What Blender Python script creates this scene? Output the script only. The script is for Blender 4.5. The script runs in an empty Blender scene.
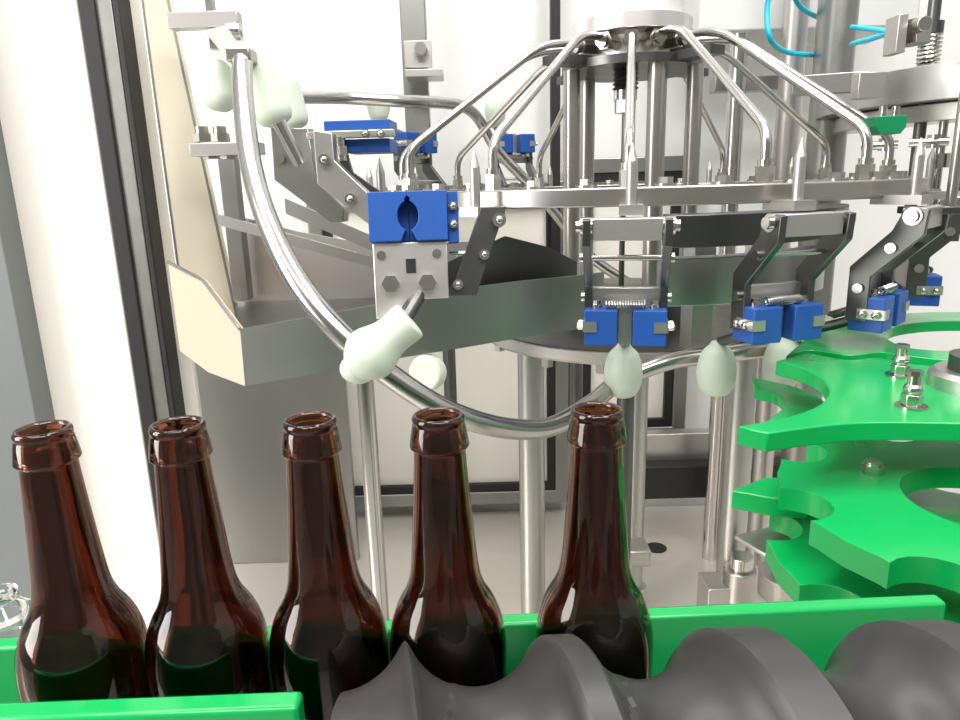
import bpy, bmesh, math, random
from mathutils import Vector, Matrix, Euler
random.seed(7)
R = math.radians
PI = math.pi
scene = bpy.context.scene
col = scene.collection

# ------------------------------------------------------------------ camera
FPX = 700.0
PITCH, ROLL = R(14), R(-1.6)
F = Vector((0, math.cos(PITCH), -math.sin(PITCH)))
U = Vector((0, math.sin(PITCH), math.cos(PITCH)))
XX = Vector((1, 0, 0))
CX = math.cos(ROLL) * XX + math.sin(ROLL) * U
CY = -math.sin(ROLL) * XX + math.cos(ROLL) * U
cd = bpy.data.cameras.new('camera')
cam = bpy.data.objects.new('camera', cd)
col.objects.link(cam)
cam.matrix_world = Matrix((CX, CY, -F)).transposed().to_4x4()
cd.sensor_width = 36
cd.lens = FPX / 960 * 36
cd.clip_start = .01
scene.camera = cam


def ray(px, py):
    return F + (px - 480) / FPX * CX - (py - 360) / FPX * CY


def at(px, py, Y):
    d = ray(px, py)
    return d * (Y / d.y)


def atz(px, py, Z):
    d = ray(px, py)
    return d * (Z / d.z)


# ------------------------------------------------------------------ materials
def mat(name, color, rough=.5, metal=0., noise=0., nscale=40., bump=0., trans=0., ior=1.45, sss=0., aniso=None, spec=.5):
    m = bpy.data.materials.new(name)
    m.use_nodes = True
    nt = m.node_tree
    b = nt.nodes['Principled BSDF']
    b.inputs['Base Color'].default_value = (*color, 1)
    b.inputs['Roughness'].default_value = rough
    b.inputs['Metallic'].default_value = metal
    b.inputs['IOR'].default_value = ior
    b.inputs['Specular IOR Level'].default_value = spec
    b.inputs['Transmission Weight'].default_value = trans
    if sss:
        b.inputs['Subsurface Weight'].default_value = sss
        b.inputs['Subsurface Radius'].default_value = (.6, .8, .6)
        b.inputs['Subsurface Scale'].default_value = .01
    if noise or bump:
        tc = nt.nodes.new('ShaderNodeTexCoord')
        mp = nt.nodes.new('ShaderNodeMapping')
        if aniso:
            mp.inputs['Scale'].default_value = aniso
        n = nt.nodes.new('ShaderNodeTexNoise')
        n.inputs['Scale'].default_value = nscale
        n.inputs['Detail'].default_value = 4
        nt.links.new(tc.outputs['Object'], mp.inputs['Vector'])
        nt.links.new(mp.outputs['Vector'], n.inputs['Vector'])
        if noise:
            mr = nt.nodes.new('ShaderNodeMapRange')
            mr.inputs['To Min'].default_value = max(.02, rough - noise)
            mr.inputs['To Max'].default_value = rough + noise
            nt.links.new(n.outputs['Fac'], mr.inputs['Value'])
            nt.links.new(mr.outputs['Result'], b.inputs['Roughness'])
        if bump:
            bp = nt.nodes.new('ShaderNodeBump')
            bp.inputs['Strength'].default_value = bump
            bp.inputs['Distance'].default_value = .002
            nt.links.new(n.outputs['Fac'], bp.inputs['Height'])
            nt.links.new(bp.outputs['Normal'], b.inputs['Normal'])
    return m


M = dict(
    steel=mat('brushed_steel', (.46, .44, .41), .31, 1),
    chrome=mat('polished_steel', (.57, .55, .52), .19, 1),
    dark=mat('dark_steel', (.15, .15, .145), .36, 1, .06, 50),
    plate=mat('satin_steel_plate', (.58, .555, .53), .40, 1),
    sheet=mat('sheet_steel', (.46, .46, .435), .33, 1, .05, 14),
    deck=mat('steel_deck', (.74, .70, .64), .45, .6, .10, 25, .03),
    blue=mat('blue_nylon', (.016, .085, .35), .42, 0, .06, 30, .03),
    white=mat('natural_white_nylon', (.62, .69, .58), .42, 0, sss=.2),
    green=mat('green_polyethylene', (.003, .34, .078), .24, 0, .07, 22, .02),
    lidgreen=mat('deep_green_plastic', (.003, .20, .08), .4),
    black=mat('black_rubber', (.018, .016, .016), .5),
    screw=mat('dark_grey_nylon', (.034, .032, .032), .38, 0, .08, 18, .05),
    alu=mat('anodised_aluminium', (.34, .34, .325), .38, 1, .06, 60),
    cream=mat('cream_coated_sheet', (.82, .74, .59), .32, 0, .06, 12),
    beige=mat('warm_reflection_steel', (.60, .48, .37), .45, 0, .10, 18),  # warm reflection on the trough end panel, put into the base colour
    wall=mat('white_panel', (.80, .80, .78), .55, 0, .05, 6),
    greypanel=mat('grey_panel', (.16, .17, .17), .5),
    floor=mat('grey_floor', (.50, .50, .47), .5, 0, .1, 4, .1),
    pane=mat('glare_white_pane', (.82, .79, .72), .30, 0, .05, 5),  # pale colour stands in for the overbright outside behind the panes
    tube=mat('cyan_air_hose', (.01, .50, .68), .35),
    trough=mat('trough_steel', (.34, .35, .33), .42, 1, .05, 14),
    bright=mat('bright_satin_steel', (.84, .80, .77), .36, 1),
    bar=mat('guide_bar_steel', (.46, .445, .425), .22, 1),
    brass=mat('nickel_fitting', (.60, .58, .52), .25, 1, .05, 40),
    cabinet=mat('light_grey_cabinet', (.62, .63, .62), .45),
    hall=mat('hall_wall_grey', (.30, .30, .29), .6),
    conveyor=mat('conveyor_steel', (.25, .25, .24), .4, 1, .1, 30),
)
M['green'].node_tree.nodes['Principled BSDF'].inputs['Coat Weight'].default_value = .2
M['green'].node_tree.nodes['Principled BSDF'].inputs['Coat Roughness'].default_value = .14
g = mat('amber_glass', (.25, .10, .058), .03, 0, trans=1., ior=1.5)
M['amber'] = g
clear = mat('clear_glass', (.93, .97, .95), .02, 0, trans=1., ior=1.45)
M['clear'] = clear


# ------------------------------------------------------------------ mesh builder
def frame_of(d):
    d = d.normalized()
    a = Vector((0, 0, 1)) if abs(d.z) < .9 else Vector((1, 0, 0))
    x = a.cross(d).normalized()
    return x, d.cross(x)


class MB:
    def __init__(s):
        s.v, s.f = [], []

    def add(s, v, f, T=None):
        n = len(s.v)
        s.v += [tuple(T @ Vector(p)) if T else tuple(p) for p in v]
        s.f += [tuple(i + n for i in q) for q in f]
        return s

    def box(s, c, d, rot=(0, 0, 0), T=None):
        m = Matrix.Translation(c) @ Euler(rot).to_matrix().to_4x4()
        if T:
            m = T @ m
        x, y, z = d[0] / 2, d[1] / 2, d[2] / 2
        v = [(i, j, k) for i in (-x, x) for j in (-y, y) for k in (-z, z)]
        return s.add(v, [(0, 1, 3, 2), (4, 6, 7, 5), (0, 4, 5, 1), (2, 3, 7, 6), (0, 2, 6, 4), (1, 5, 7, 3)], m)

    def cyl(s, a, b, r, r2=None, n=20):
        a, b = Vector(a), Vector(b)
        r2 = r if r2 is None else r2
        x, y = frame_of(b - a)
        v, f = [], []
        for p, q in ((a, r), (b, r2)):
            for i in range(n):
                t = 2 * PI * i / n
                v.append(p + q * (math.cos(t) * x + math.sin(t) * y))
        for i in range(n):
            j = (i + 1) % n
            f.append((i, j, n + j, n + i))
        f += [tuple(range(n))[::-1], tuple(range(n, 2 * n))]
        return s.add(v, f)

    def hexa(s, a, b, r):
        return s.cyl(a, b, r, n=6)

    def tube(s, pts, r, n=12, rad=None):
        pts = [Vector(p) for p in pts]
        v, f = [], []
        px = None
        for i, p in enumerate(pts):
            d = (pts[min(i + 1, len(pts) - 1)] - pts[max(i - 1, 0)]).normalized()
            if px is None:
                px, _ = frame_of(d)
            px = (px - d * px.dot(d)).normalized()
            y = d.cross(px)
            rr = rad[i] if rad else r
            for k in range(n):
                t = 2 * PI * k / n
                v.append(p + rr * (math.cos(t) * px + math.sin(t) * y))
        for i in range(len(pts) - 1):
            for k in range(n):
                j = (k + 1) % n
                f.append((i * n + k, i * n + j, (i + 1) * n + j, (i + 1) * n + k))
        f += [tuple(range(n))[::-1], tuple(range((len(pts) - 1) * n, len(pts) * n))]
        return s.add(v, f)

    def lathe(s, prof, c=(0, 0, 0), n=48, closed=False, T=None):
        c = Vector(c)
        v, f = [], []
        m = len(prof)
        for r, z in prof:
            for k in range(n):
                t = 2 * PI * k / n
                v.append(c + Vector((r * math.cos(t), r * math.sin(t), z)))
        for i in range(m if closed else m - 1):
            i2 = (i + 1) % m
            for k in range(n):
                j = (k + 1) % n
                f.append((i * n + k, i * n + j, i2 * n + j, i2 * n + k))
        if not closed:
            if prof[0][0] > 1e-6:
                f.append(tuple(range(n))[::-1])
            if prof[-1][0] > 1e-6:
                f.append(tuple(range((m - 1) * n, m * n)))
        return s.add(v, f, T)

    def prism(s, poly, h, T=None):
        """poly of (x, y) extruded from z=0 to z=h"""
        n = len(poly)
        v = [(x, y, 0) for x, y in poly] + [(x, y, h) for x, y in poly]
        f = [tuple(range(n))[::-1], tuple(range(n, 2 * n))]
        f += [(i, (i + 1) % n, n + (i + 1) % n, n + i) for i in range(n)]
        return s.add(v, f, T)

    def ringprism(s, outer, inner, h, T=None):
        """two loops of equal count"""
        n = len(outer)
        v = [(*p, 0) for p in outer] + [(*p, 0) for p in inner] + [(*p, h) for p in outer] + [(*p, h) for p in inner]
        f = []
        for i in range(n):
            j = (i + 1) % n
            f += [(i, n + i, n + j, j), (2 * n + i, 2 * n + j, 3 * n + j, 3 * n + i),
                  (i, j, 2 * n + j, 2 * n + i), (n + i, 3 * n + i, 3 * n + j, n + j)]
        return s.add(v, f, T)

    def loft(s, pts, off):
        """polygon of 3D points given thickness off (vector)"""
        n = len(pts)
        off = Vector(off)
        v = [Vector(p) for p in pts] + [Vector(p) + off for p in pts]
        f = [tuple(range(n)), tuple(range(n, 2 * n))[::-1]]
        f += [(i, n + i, n + (i + 1) % n, (i + 1) % n) for i in range(n)]
        return s.add(v, f)

    def strip(s, top, bot, off):
        """sheet between two polylines with thickness off (one vector per column or a single vector)"""
        n = len(top)
        offs = off if isinstance(off, list) else [off] * n
        v = [Vector(p) for p in top] + [Vector(p) for p in bot]
        v += [Vector(p) + Vector(o) for p, o in zip(top, offs)] + [Vector(p) + Vector(o) for p, o in zip(bot, offs)]
        f = []
        for i in range(n - 1):
            f += [(i, i + 1, n + i + 1, n + i), (2 * n + i, 3 * n + i, 3 * n + i + 1, 2 * n + i + 1),
                  (i, 2 * n + i, 2 * n + i + 1, i + 1), (n + i, n + i + 1, 3 * n + i + 1, 3 * n + i)]
        f += [(0, n, 3 * n, 2 * n), (n - 1, 3 * n - 1, 4 * n - 1, 2 * n - 1)]
        return s.add(v, f)

    def ball(s, c, r, sx=1, sy=1, sz=1, T=None, n=24):
        v, f = [], []
        m = n // 2
        for i in range(m + 1):
            a = PI * i / m
            for k in range(n):
                t = 2 * PI * k / n
                v.append((c[0] + r * sx * math.sin(a) * math.cos(t), c[1] + r * sy * math.sin(a) * math.sin(t), c[2] + r * sz * math.cos(a)))
        for i in range(m):
            for k in range(n):
                j = (k + 1) % n
                f.append((i * n + k, (i + 1) * n + k, (i + 1) * n + j, i * n + j))
        return s.add(v, f, T)

    def build(s, name, m, parent=None, bevel=0., origin=None, angle=35, segs=2):
        me = bpy.data.meshes.new(name)
        vs = s.v
        if origin is not None:
            o_ = Vector(origin)
            vs = [Vector(p) - o_ for p in vs]
        me.from_pydata(vs, [], s.f)
        bm = bmesh.new()
        bm.from_mesh(me)
        bmesh.ops.remove_doubles(bm, verts=bm.verts, dist=1e-6)
        bmesh.ops.recalc_face_normals(bm, faces=bm.faces)
        bm.to_mesh(me)
        bm.free()
        me.materials.append(M[m] if isinstance(m, str) else m)
        me.shade_smooth()
        me.set_sharp_from_angle(angle=R(angle))
        o = bpy.data.objects.new(name, me)
        col.objects.link(o)
        if origin is not None:
            o.location = origin
        if parent:
            o.parent = parent
        if bevel:
            b = o.modifiers.new('bevel', 'BEVEL')
            b.width = bevel
            b.segments = segs
            b.limit_method = 'ANGLE'
            b.angle_limit = R(40)
        return o


def tag(o, label=None, cat=None, group=None, kind=None):
    if label:
        o['label'] = label
    if cat:
        o['category'] = cat
    if group:
        o['group'] = group
    if kind:
        o['kind'] = kind
    return o


def thing(name, label, cat, loc=(0, 0, 0), rotz=0, group=None):
    o = bpy.data.objects.new(name, None)
    o.empty_display_size = .02
    col.objects.link(o)
    o.location = loc
    o.rotation_euler = (0, 0, rotz)
    return tag(o, label, cat, group)


def copy_tree(o, parent=None):
    c = o.copy()
    col.objects.link(c)
    if parent:
        c.parent = parent
    for ch in list(o.children):
        copy_tree(ch, c)
    return c


def spline(pts, n=8):
    """Catmull-Rom through pts"""
    P = [Vector(p) for p in pts]
    out = []
    for i in range(len(P) - 1):
        p0, p1, p2, p3 = P[max(i - 1, 0)], P[i], P[i + 1], P[min(i + 2, len(P) - 1)]
        for k in range(n):
            t = k / n
            out.append(.5 * ((2 * p1) + (p2 - p0) * t + (2 * p0 - 5 * p1 + 4 * p2 - p3) * t * t + (3 * p1 - p0 - 3 * p2 + p3) * t ** 3))
    out.append(P[-1])
    return out


def fillet(pts, r, n=6):
    """polyline with rounded corners"""
    P = [Vector(p) for p in pts]
    out = [P[0]]
    for i in range(1, len(P) - 1):
        a, b, c = P[i - 1], P[i], P[i + 1]
        d1, d2 = (a - b), (c - b)
        l = min(r, d1.length * .49, d2.length * .49)
        s, e = b + d1.normalized() * l, b + d2.normalized() * l
        for k in range(n + 1):
            t = k / n
            out.append((1 - t) ** 2 * s + 2 * t * (1 - t) * b + t * t * e)
    out.append(P[-1])
    return out


# ------------------------------------------------------------------ setting
BED = -.885
FLOOR = -1.45
WY = 1.78
tag(MB().box((0, 0, FLOOR - .05), (9, 9, .1)).build('floor', 'floor'), kind='structure')
tag(MB().box((.2, WY + .08, .2), (5.2, .06, 3.4)).build('wall_back', 'wall'), kind='structure')
tag(MB().box((0, -3.2, .4), (9, .1, 3.8)).build('wall_front', 'hall'), kind='structure')


def vbar(px, py, Y, w, d, z0, z1, name, m, kind='structure', bev=.0):
    p = at(px, py, Y)
    o = MB().box((p.x, p.y, (z0 + z1) / 2), (w, d, z1 - z0)).build(name, m, bevel=bev)
    return tag(o, kind=kind)


def win(n, pxl, pxr, pyt, pyb, Y, deep=.03, fr=.035):
    """pale pane with black gasket and aluminium frame; edges of the pane given in the picture, at distance Y"""
    a, b = at(pxl, pyb, Y), at(pxr, pyt, Y)
    x0, x1, z0, z1 = a.x, b.x, a.z, b.z
    w = MB().box(((x0 + x1) / 2, Y + .01, (z0 + z1) / 2), (x1 - x0 + .03, .006, z1 - z0 + .03)).build('window_%d' % n, 'pane')
    tag(w, kind='structure')
    gk = MB()
    t = .022
    X0, X1, Z0, Z1 = x0 - t, x1 + t, z0 - t, z1 + t
    gk.ringprism([(X0, Z0), (X1, Z0), (X1, Z1), (X0, Z1)], [(x0, z0), (x1, z0), (x1, z1), (x0, z1)], .02,
                 Matrix.Translation((0, Y + .012, 0)) @ Matrix.Rotation(R(90), 4, 'X'))
    gk.build('gasket', 'black', w)
    al = MB()
    y0, y1 = X0 - fr, X1 + fr
    al.ringprism([(y0, Z0 - fr), (y1, Z0 - fr), (y1, Z1 + fr), (y0, Z1 + fr)], [(X0, Z0), (X1, Z0), (X1, Z1), (X0, Z1)], .034,
                 Matrix.Translation((0, Y + .02, 0)) @ Matrix.Rotation(R(90), 4, 'X'))
    al.build('window_frame', 'alu', w, bevel=.003)
    return w


win(1, 352, 546, 205, 487, WY)
tag(vbar(555, 100, WY - .01, .022, .03, -.3, 1.0, 'trim_1', 'black'), kind='structure')
win(2, 590, 672, 180, 420, WY)
# door on the left: aluminium stile with black seals, white panes on both sides, grey leaf at the far left
YL = .98


def stripe(px0, px1, Y, d, name, m, z0=-1.1, z1=.75, py=160, bev=.002):
    a, b = at(px0, py, Y), at(px1, py, Y)
    return MB().box(((a.x + b.x) / 2, Y + d / 2, (z0 + z1) / 2), (b.x - a.x, d, z1 - z0)).build(name, m, bevel=bev)


dr = tag(stripe(117, 134, YL, .05, 'door_1', 'alu'), kind='structure')
for a, b, n_ in ((101, 117, 'seal'), (134, 140, 'seal')):
    o = stripe(a, b, YL - .004, .05, n_, 'black')
    o.parent = dr
o = stripe(140, 166, YL + .03, .012, 'pane', 'pane')
o.parent = dr
a_, b_ = at(140, 160, YL), at(172, 160, YL)
o = stripe(-13, 101, YL + .012, .012, 'pane', 'pane')
o.parent = dr
gp = tag(stripe(-260, -13, YL - .03, .05, 'wall_left', 'greypanel'), kind='structure')
# machine bed
tag(MB().box((.25, 1.05, BED - .03), (3.2, 1.5, .06)).build('machine_bed', 'deck', bevel=.004),
    'wide pale steel machine bed below the rotary rinser', 'machine bed')
tag(MB().box((.25, 1.05, (BED - .06 + FLOOR) / 2), (3.0, 1.4, BED - .06 - FLOOR)).build('bed_cabinet', 'sheet'),
    'steel base cabinet under the pale machine bed', 'cabinet')

bd = [o_ for o_ in col.objects if o_.name == 'machine_bed'][0]
p = atz(656, 548, BED)
MB().cyl((p.x, p.y, BED - .001), (p.x, p.y, BED + .0015), .026, n=32).build('drain_hole', 'black', bd)
# ------------------------------------------------------------------ bottles
LIP = -.106
BH = .229
prof_out = [(.0106, -.0003), (.0116, 0), (.0125, -.0009), (.0129, -.0022), (.0127, -.0036), (.0125, -.0045), (.0129, -.0056), (.0137, -.0102),
            (.0144, -.0146), (.0145, -.0157), (.0140, -.0165), (.0128, -.0169), (.0127, -.0195), (.0134, -.032), (.0147, -.050), (.0160, -.067), (.0172, -.080),
            (.0186, -.0880), (.0212, -.0950), (.0246, -.1010), (.0275, -.1080), (.0295, -.116), (.0304, -.124), (.0305, -.132), (.0303, -.145), (.0303, -.205), (.0300, -.216), (.0286, -.224),
            (.0262, -.2285), (.0225, -.229), (.017, -.2265), (.0, -.224)]
prof_in = [(.0, -.219), (.019, -.2215), (.0255, -.219), (.0274, -.212), (.0276, -.200), (.0275, -.146), (.0274, -.130), (.0262, -.117), (.0240, -.109), (.0210, -.102), (.0178, -.0945),
           (.0155, -.086), (.0142, -.074), (.0122, -.054), (.0110, -.034), (.0100, -.018), (.0098, -.008), (.0100, -.002)]


def smooth_prof(p):
    q = spline([(r, 0, z) for r, z in p], 3)
    return [(max(0, v.x), v.z) for v in q]


ANG = R(1.3)
B0 = Vector((-.2035, .3165, 0))
RD = Vector((math.cos(ANG), math.sin(ANG), 0))
bs = [-.0055, .0582, .1210, .1827, .2595]
blabels = ['brown glass bottle at the left end of the row, cut by the white door pane',
           'brown glass bottle standing second from the left in front of the dark door seal',
           'brown glass bottle in the middle of the row in front of the grey trough panel',
           'brown glass bottle touching the tip of the grey screw, guide bar behind its lip',
           'brown glass bottle apart from the others, held in a screw pocket beside the green rail']
bot = None
for i, s_ in enumerate(bs):
    p = B0 + RD * s_
    if bot is None:
        b = MB().lathe(smooth_prof(prof_out) + smooth_prof(prof_in), n=64, closed=True)
        b.v = [(x, y, z + BH) for x, y, z in b.v]
        o = bot = b.build('glass_bottle', 'amber', angle=60)
    else:
        o = bot.copy()
        col.objects.link(o)
    o.location = (p.x, p.y, LIP - BH)
    o.rotation_euler = (0, 0, i * .7)
    tag(o, blabels[i], 'bottle', 'brown bottles queued on the conveyor')
ZC = LIP - BH  # conveyor level
# conveyor under the bottles
cv = thing('conveyor', 'dark slat conveyor under the brown bottles', 'conveyor', (0, .32, ZC))
MB().box((.15, 0, -.006), (1.5, .085, .011)).build('slat_chain', 'conveyor', cv)
MB().box((.15, 0, -.06), (1.5, .10, .09)).build('bed_rail', 'sheet', cv)
MB().box((.15, 0, (BED - .003 - ZC - .106) / 2), (.10, .08, (ZC - .106 - BED) - .0)).build('support_leg', 'steel', cv)

# screw
PIT = [-.140, -.0785, -.0165, .0575, .141, .224, .308, .394]     # pockets along the row, facing the bottles


def phase(u):
    for k in range(len(PIT) - 1):
        if u <= PIT[k + 1] or k == len(PIT) - 2:
            return k + (u - PIT[k]) / (PIT[k + 1] - PIT[k]), PIT[k + 1] - PIT[k]


SR = .055
sc_ax = Vector((0, B0.y - .0660, -.247))
sm = MB()
DEP = .0205


def inv(t):
    k = max(0, min(len(PIT) - 2, math.floor(t)))
    return PIT[k] + (t - k) * (PIT[k + 1] - PIT[k])


RPT, NP = 40, 64                       # rows per turn of the thread
u0, u1 = -.066, .43
T0, T1 = -1, 9
v, f = [], []
rows = (T1 - T0) * RPT
for i in range(rows + 1):
    t = T0 + i / RPT
    for k in range(NP + 1):
        phi = 2 * PI * k / NP
        u = min(u1, max(u0, inv(t + phi / (2 * PI))))
        g_, pit = phase(u)
        tt = g_ - phi / (2 * PI)
        a = abs(tt - round(tt)) * pit
        rb = .0325
        d = max(0, math.sqrt(max(0, rb * rb - a * a)) - (rb - DEP))
        r = SR - d
        v.append((u, sc_ax.y + u * math.tan(ANG) + r * math.cos(phi), sc_ax.z + r * math.sin(phi)))
W = NP + 1
for i in range(rows):
    for k in range(NP):
        q = (i * W + k, i * W + k + 1, (i + 1) * W + k + 1, (i + 1) * W + k)
        if len({round(v[j][0], 5) for j in q} - {u0, u1}) or not all(abs(v[j][0] - u0) < 1e-7 or abs(v[j][0] - u1) < 1e-7 for j in q):
            f.append(q)
sm.add(v, f)
for ue in (u0, u1):                    # end faces
    ring_ = []
    g_, pit = phase(ue)
    for k in range(NP):
        phi = 2 * PI * k / NP
        tt = g_ - phi / (2 * PI)
        a = abs(tt - round(tt)) * pit
        d = max(0, math.sqrt(max(0, .0325 ** 2 - a * a)) - (.0325 - DEP))
        ring_.append((ue, sc_ax.y + ue * math.tan(ANG) + (SR - d) * math.cos(phi), sc_ax.z + (SR - d) * math.sin(phi)))
    c_ = (ue, sc_ax.y + ue * math.tan(ANG), sc_ax.z)
    sm.add([c_] + ring_, [(0, 1 + k, 1 + (k + 1) % NP) for k in range(NP)])
tag(sm.build('infeed_screw', 'screw', angle=28), 'dark grey plastic spiral feed screw in front of the bottles', 'screw')
# screw shaft supports (outside the picture on the right)
# rails


def rail(name, p0, p1, depth, h, label):
    a, b = Vector(p0), Vector(p1)
    d = (b - a).normalized()
    n = Vector((-d.y, d.x, 0))
    o = MB().loft([a, b, b + n * depth, a + n * depth], (0, 0, -h)).build(name, 'green', bevel=.0022)
    return tag(o, label, 'guide rail')


rail('guide_rail', at(-90, 652, .357), at(948, 603, .372), .011, .075, 'long bright green guide rail behind the bottles')
rail('guide_rail', at(-60, 722, .262), at(297, 708, .262), .012, .05, 'short bright green guide rail in front of the leftmost bottles')
# clear jar-like cap at the left edge
tag(MB().lathe([(.016, 0), (.019, .002), (.02, .02), (.014, .026), (.0105, .03), (.0125, .032), (.0125, .036), (.009, .037), (.009, .03), (.016, .022), (.016, .004)],
               at(6, 640, .42), closed=True).build('glass_vial', 'clear'), 'small clear glass vial at the left edge beside the leftmost bottle', 'vial')

# ------------------------------------------------------------------ rotor
VA = R(12.0)
DIST = 1.17
CC = Vector((DIST * math.sin(VA), DIST * math.cos(VA), 0))
ZR = -.005
N = 16
STEP = 2 * PI / N


def polar(th, r, z):
    """th measured from the side nearest the camera, positive to the right"""
    a = -PI / 2 - VA + th
    return Vector((CC.x + r * math.cos(a), CC.y + r * math.sin(a), z))


def loc_frame(th, r, z, flip=0.):
    p = polar(th, r, z)
    return Matrix.Translation(p) @ Matrix.Rotation(-VA + th, 4, 'Z') @ Matrix.Rotation(flip, 4, 'X')


rot = thing('rinser_rotor', 'steel spray rotor of a central hub, sixteen bent pipes and a nozzle ring', 'rotor', (CC.x, CC.y, ZR - .03))
o_rot = Vector((CC.x, CC.y, ZR - .03))


def rb_(mb, name, m, **k):
    mb.v = [tuple(Vector(p) - o_rot) for p in mb.v]
    return mb.build(name, m, rot, **k)


oc = [polar(R(i * 5), .405, 0).to_2d() for i in range(72)]
ic = [polar(R(i * 5), .350, 0).to_2d() for i in range(72)]
rb_(MB().ringprism(oc, ic, .020, Matrix.Translation((0, 0, ZR - .021))), 'nozzle_ring', 'steel', bevel=.0015)
HZ = .207
hub = MB().lathe([(.0, HZ - .030), (.058, HZ - .030), (.058, HZ), (.088, HZ + .002), (.088, HZ + .024), (.0, HZ + .024)], (CC.x, CC.y, 0), 64)
hub_o = rb_(hub, 'hub', 'bright', bevel=.001)
rb_(MB().cyl((CC.x, CC.y, HZ + .026), (CC.x, CC.y, .95), .074, n=48), 'hub_column', 'cabinet')
bl = MB()
prof = []
for k in range(7):
    z = HZ - .032 - k * .0065
    prof += [(.020, z), (.0155, z - .003)]
bl.lathe([(0, HZ - .031)] + prof + [(0, prof[-1][1])], (CC.x - .012, CC.y - .02, 0), 32)
rb_(bl, 'bellows', 'dark')
zb = prof[-1][1]
c0 = Vector((CC.x - .012, CC.y - .02, 0))
b = MB().cyl(c0 + Vector((0, 0, zb)), c0 + Vector((0, 0, zb - .014)), .0175).hexa(c0 + Vector((0, 0, zb - .014)), c0 + Vector((0, 0, zb - .032)), .0165)
rb_(b, 'shaft_nut', 'chrome')
rb_(MB().cyl(c0 + Vector((0, 0, zb - .032)), c0 + Vector((0, 0, ZR - .2)), .0045), 'centre_rod', 'dark')
# bracket arms of the hub carrying the pipe unions
PR = .36
for i, deg in enumerate((0, 24, 50, 80, 115, 150, 180, -150, -118, -82, -56, -26)):
    th = R(deg)
    z1 = ZR + .012
    if i == 0:
        path = fillet([polar(th, .062, HZ - .012), polar(th, .10, HZ - .010), polar(th, PR + .03, .045), polar(th, PR + .03, z1)], .045, 7)
    else:
        path = fillet([polar(th, .062, HZ - .012), polar(th, .110, HZ - .008), polar(th, .155, HZ - .014), polar(th, PR, .050), polar(th, PR, z1)], .05, 7)
    pr = PR + (0 if i else .03)
    p = rb_(MB().tube(path, .0057, 12), 'spray_pipe', 'chrome')
    for nm, m_, fm in (('hub_fitting', 'brass', MB().hexa(polar(th, .058, HZ - .012), polar(th, .088, HZ - .012), .0125)),
                       ('hub_sleeve', 'chrome', MB().cyl(polar(th, .0885, HZ - .012), polar(th, .097, HZ - .012), .0095)),
                       ('ring_fitting', 'brass', MB().hexa(polar(th, pr, ZR - .001), polar(th, pr, ZR + .017), .0105)),
                       ('ring_sleeve', 'chrome', MB().cyl(polar(th, pr, ZR + .0175), polar(th, pr, ZR + .024), .0085))):
        fm.v = [tuple(Vector(q) - o_rot) for q in fm.v]
        fm.build(nm, m_, p)
for i in range(N):
    th = i * STEP + (0 if i else .004)
    q = polar(th + R(.2), .432, 0)
    b = MB().cyl((q.x, q.y, ZR - .024), (q.x, q.y, ZR + .024), .0056).cyl((q.x, q.y, ZR + .024), (q.x, q.y, ZR + .042), .0056, .0008)
    q2 = polar(th + R(.2), .418, ZR - .023)
    b.box(tuple(q2), (.024, .055, .010), (0, 0, -VA + th))
    rb_(b, 'spray_nozzle', 'plate')
for i in range(N):
    for dth in (R(6), R(15.5)):
        th = i * STEP + dth
        q = polar(th, .372, 0)
        b = MB().hexa((q.x, q.y, ZR - .001), (q.x, q.y, ZR + .0085), .0085).cyl((q.x, q.y, ZR - .001), (q.x, q.y, ZR + .002), .012)
        rb_(b, 'ring_bolt', 'steel')
# brace plate under the hub (dark spider)
b = MB()
for k in range(4):
    th = R(45 + 90 * k)
    b.box(tuple(polar(th, .10, HZ - .038)), (.03, .12, .012), (0, 0, -VA + th))
b.lathe([(.0, HZ - .046), (.105, HZ - .046), (.105, HZ - .034), (0, HZ - .034)], (CC.x, CC.y, 0), 48)
rb_(b, 'hub_plate', 'dark')
# columns of the rotor between the hub plate and the table
for k, (th, r_, rad) in enumerate([(R(-62), .098, .0125), (R(25), .085, .0125), (R(70), .098, .012), (R(150), .09, .013), (R(-130), .09, .0125)]):
    p = polar(th, r_, 0)
    rb_(MB().cyl((p.x, p.y, HZ - .045), (p.x, p.y, -.222), rad, n=24), 'tie_column', 'steel')

# ------------------------------------------------------------------ deck disc, legs
TZ = -.225
tb = thing('rinser_table', 'round steel table with dark top under the spray rotor, on steel legs', 'table', (CC.x, CC.y, TZ))
MB().lathe([(0, -.018), (.232, -.018), (.236, -.014), (.236, 0), (0, 0)], n=96).build('table_plate', 'plate', tb)
MB().lathe([(0, 0), (.228, 0), (.228, .002), (0, .002)], n=96).build('dark_mat', 'dark', tb)
MB().lathe([(0, .002), (.11, .002), (.11, .05), (.09, .06), (0, .06)], n=64).build('bearing_housing', 'dark', tb)
for n_, m_, r0, r1, z0, z1, a0, a1 in (('cam_segment', 'dark', .27, .315, -.078, -.040, 9, 84), ('cam_bracket', 'sheet', .27, .30, -.150, -.092, 8, 62)):
    o1 = [(polar(R(a0 + (a1 - a0) * k / 20), r1, 0) - CC).to_2d() for k in range(21)]
    i1 = [(polar(R(a0 + (a1 - a0) * k / 20), r0, 0) - CC).to_2d() for k in range(20, -1, -1)]
    MB().prism([tuple(q) for q in o1 + i1], z1 - z0, Matrix.Translation((0, 0, z0 - TZ))).build(n_, m_, tb, bevel=.001)
for deg in (25, 55):
    q = polar(R(deg), .285, 0) - CC
    MB().box((q.x * .78, q.y * .78, .07), (.03, .03, .14), (0, 0, -VA + R(deg))).build('cam_bracket_foot', 'sheet', tb)
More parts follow.
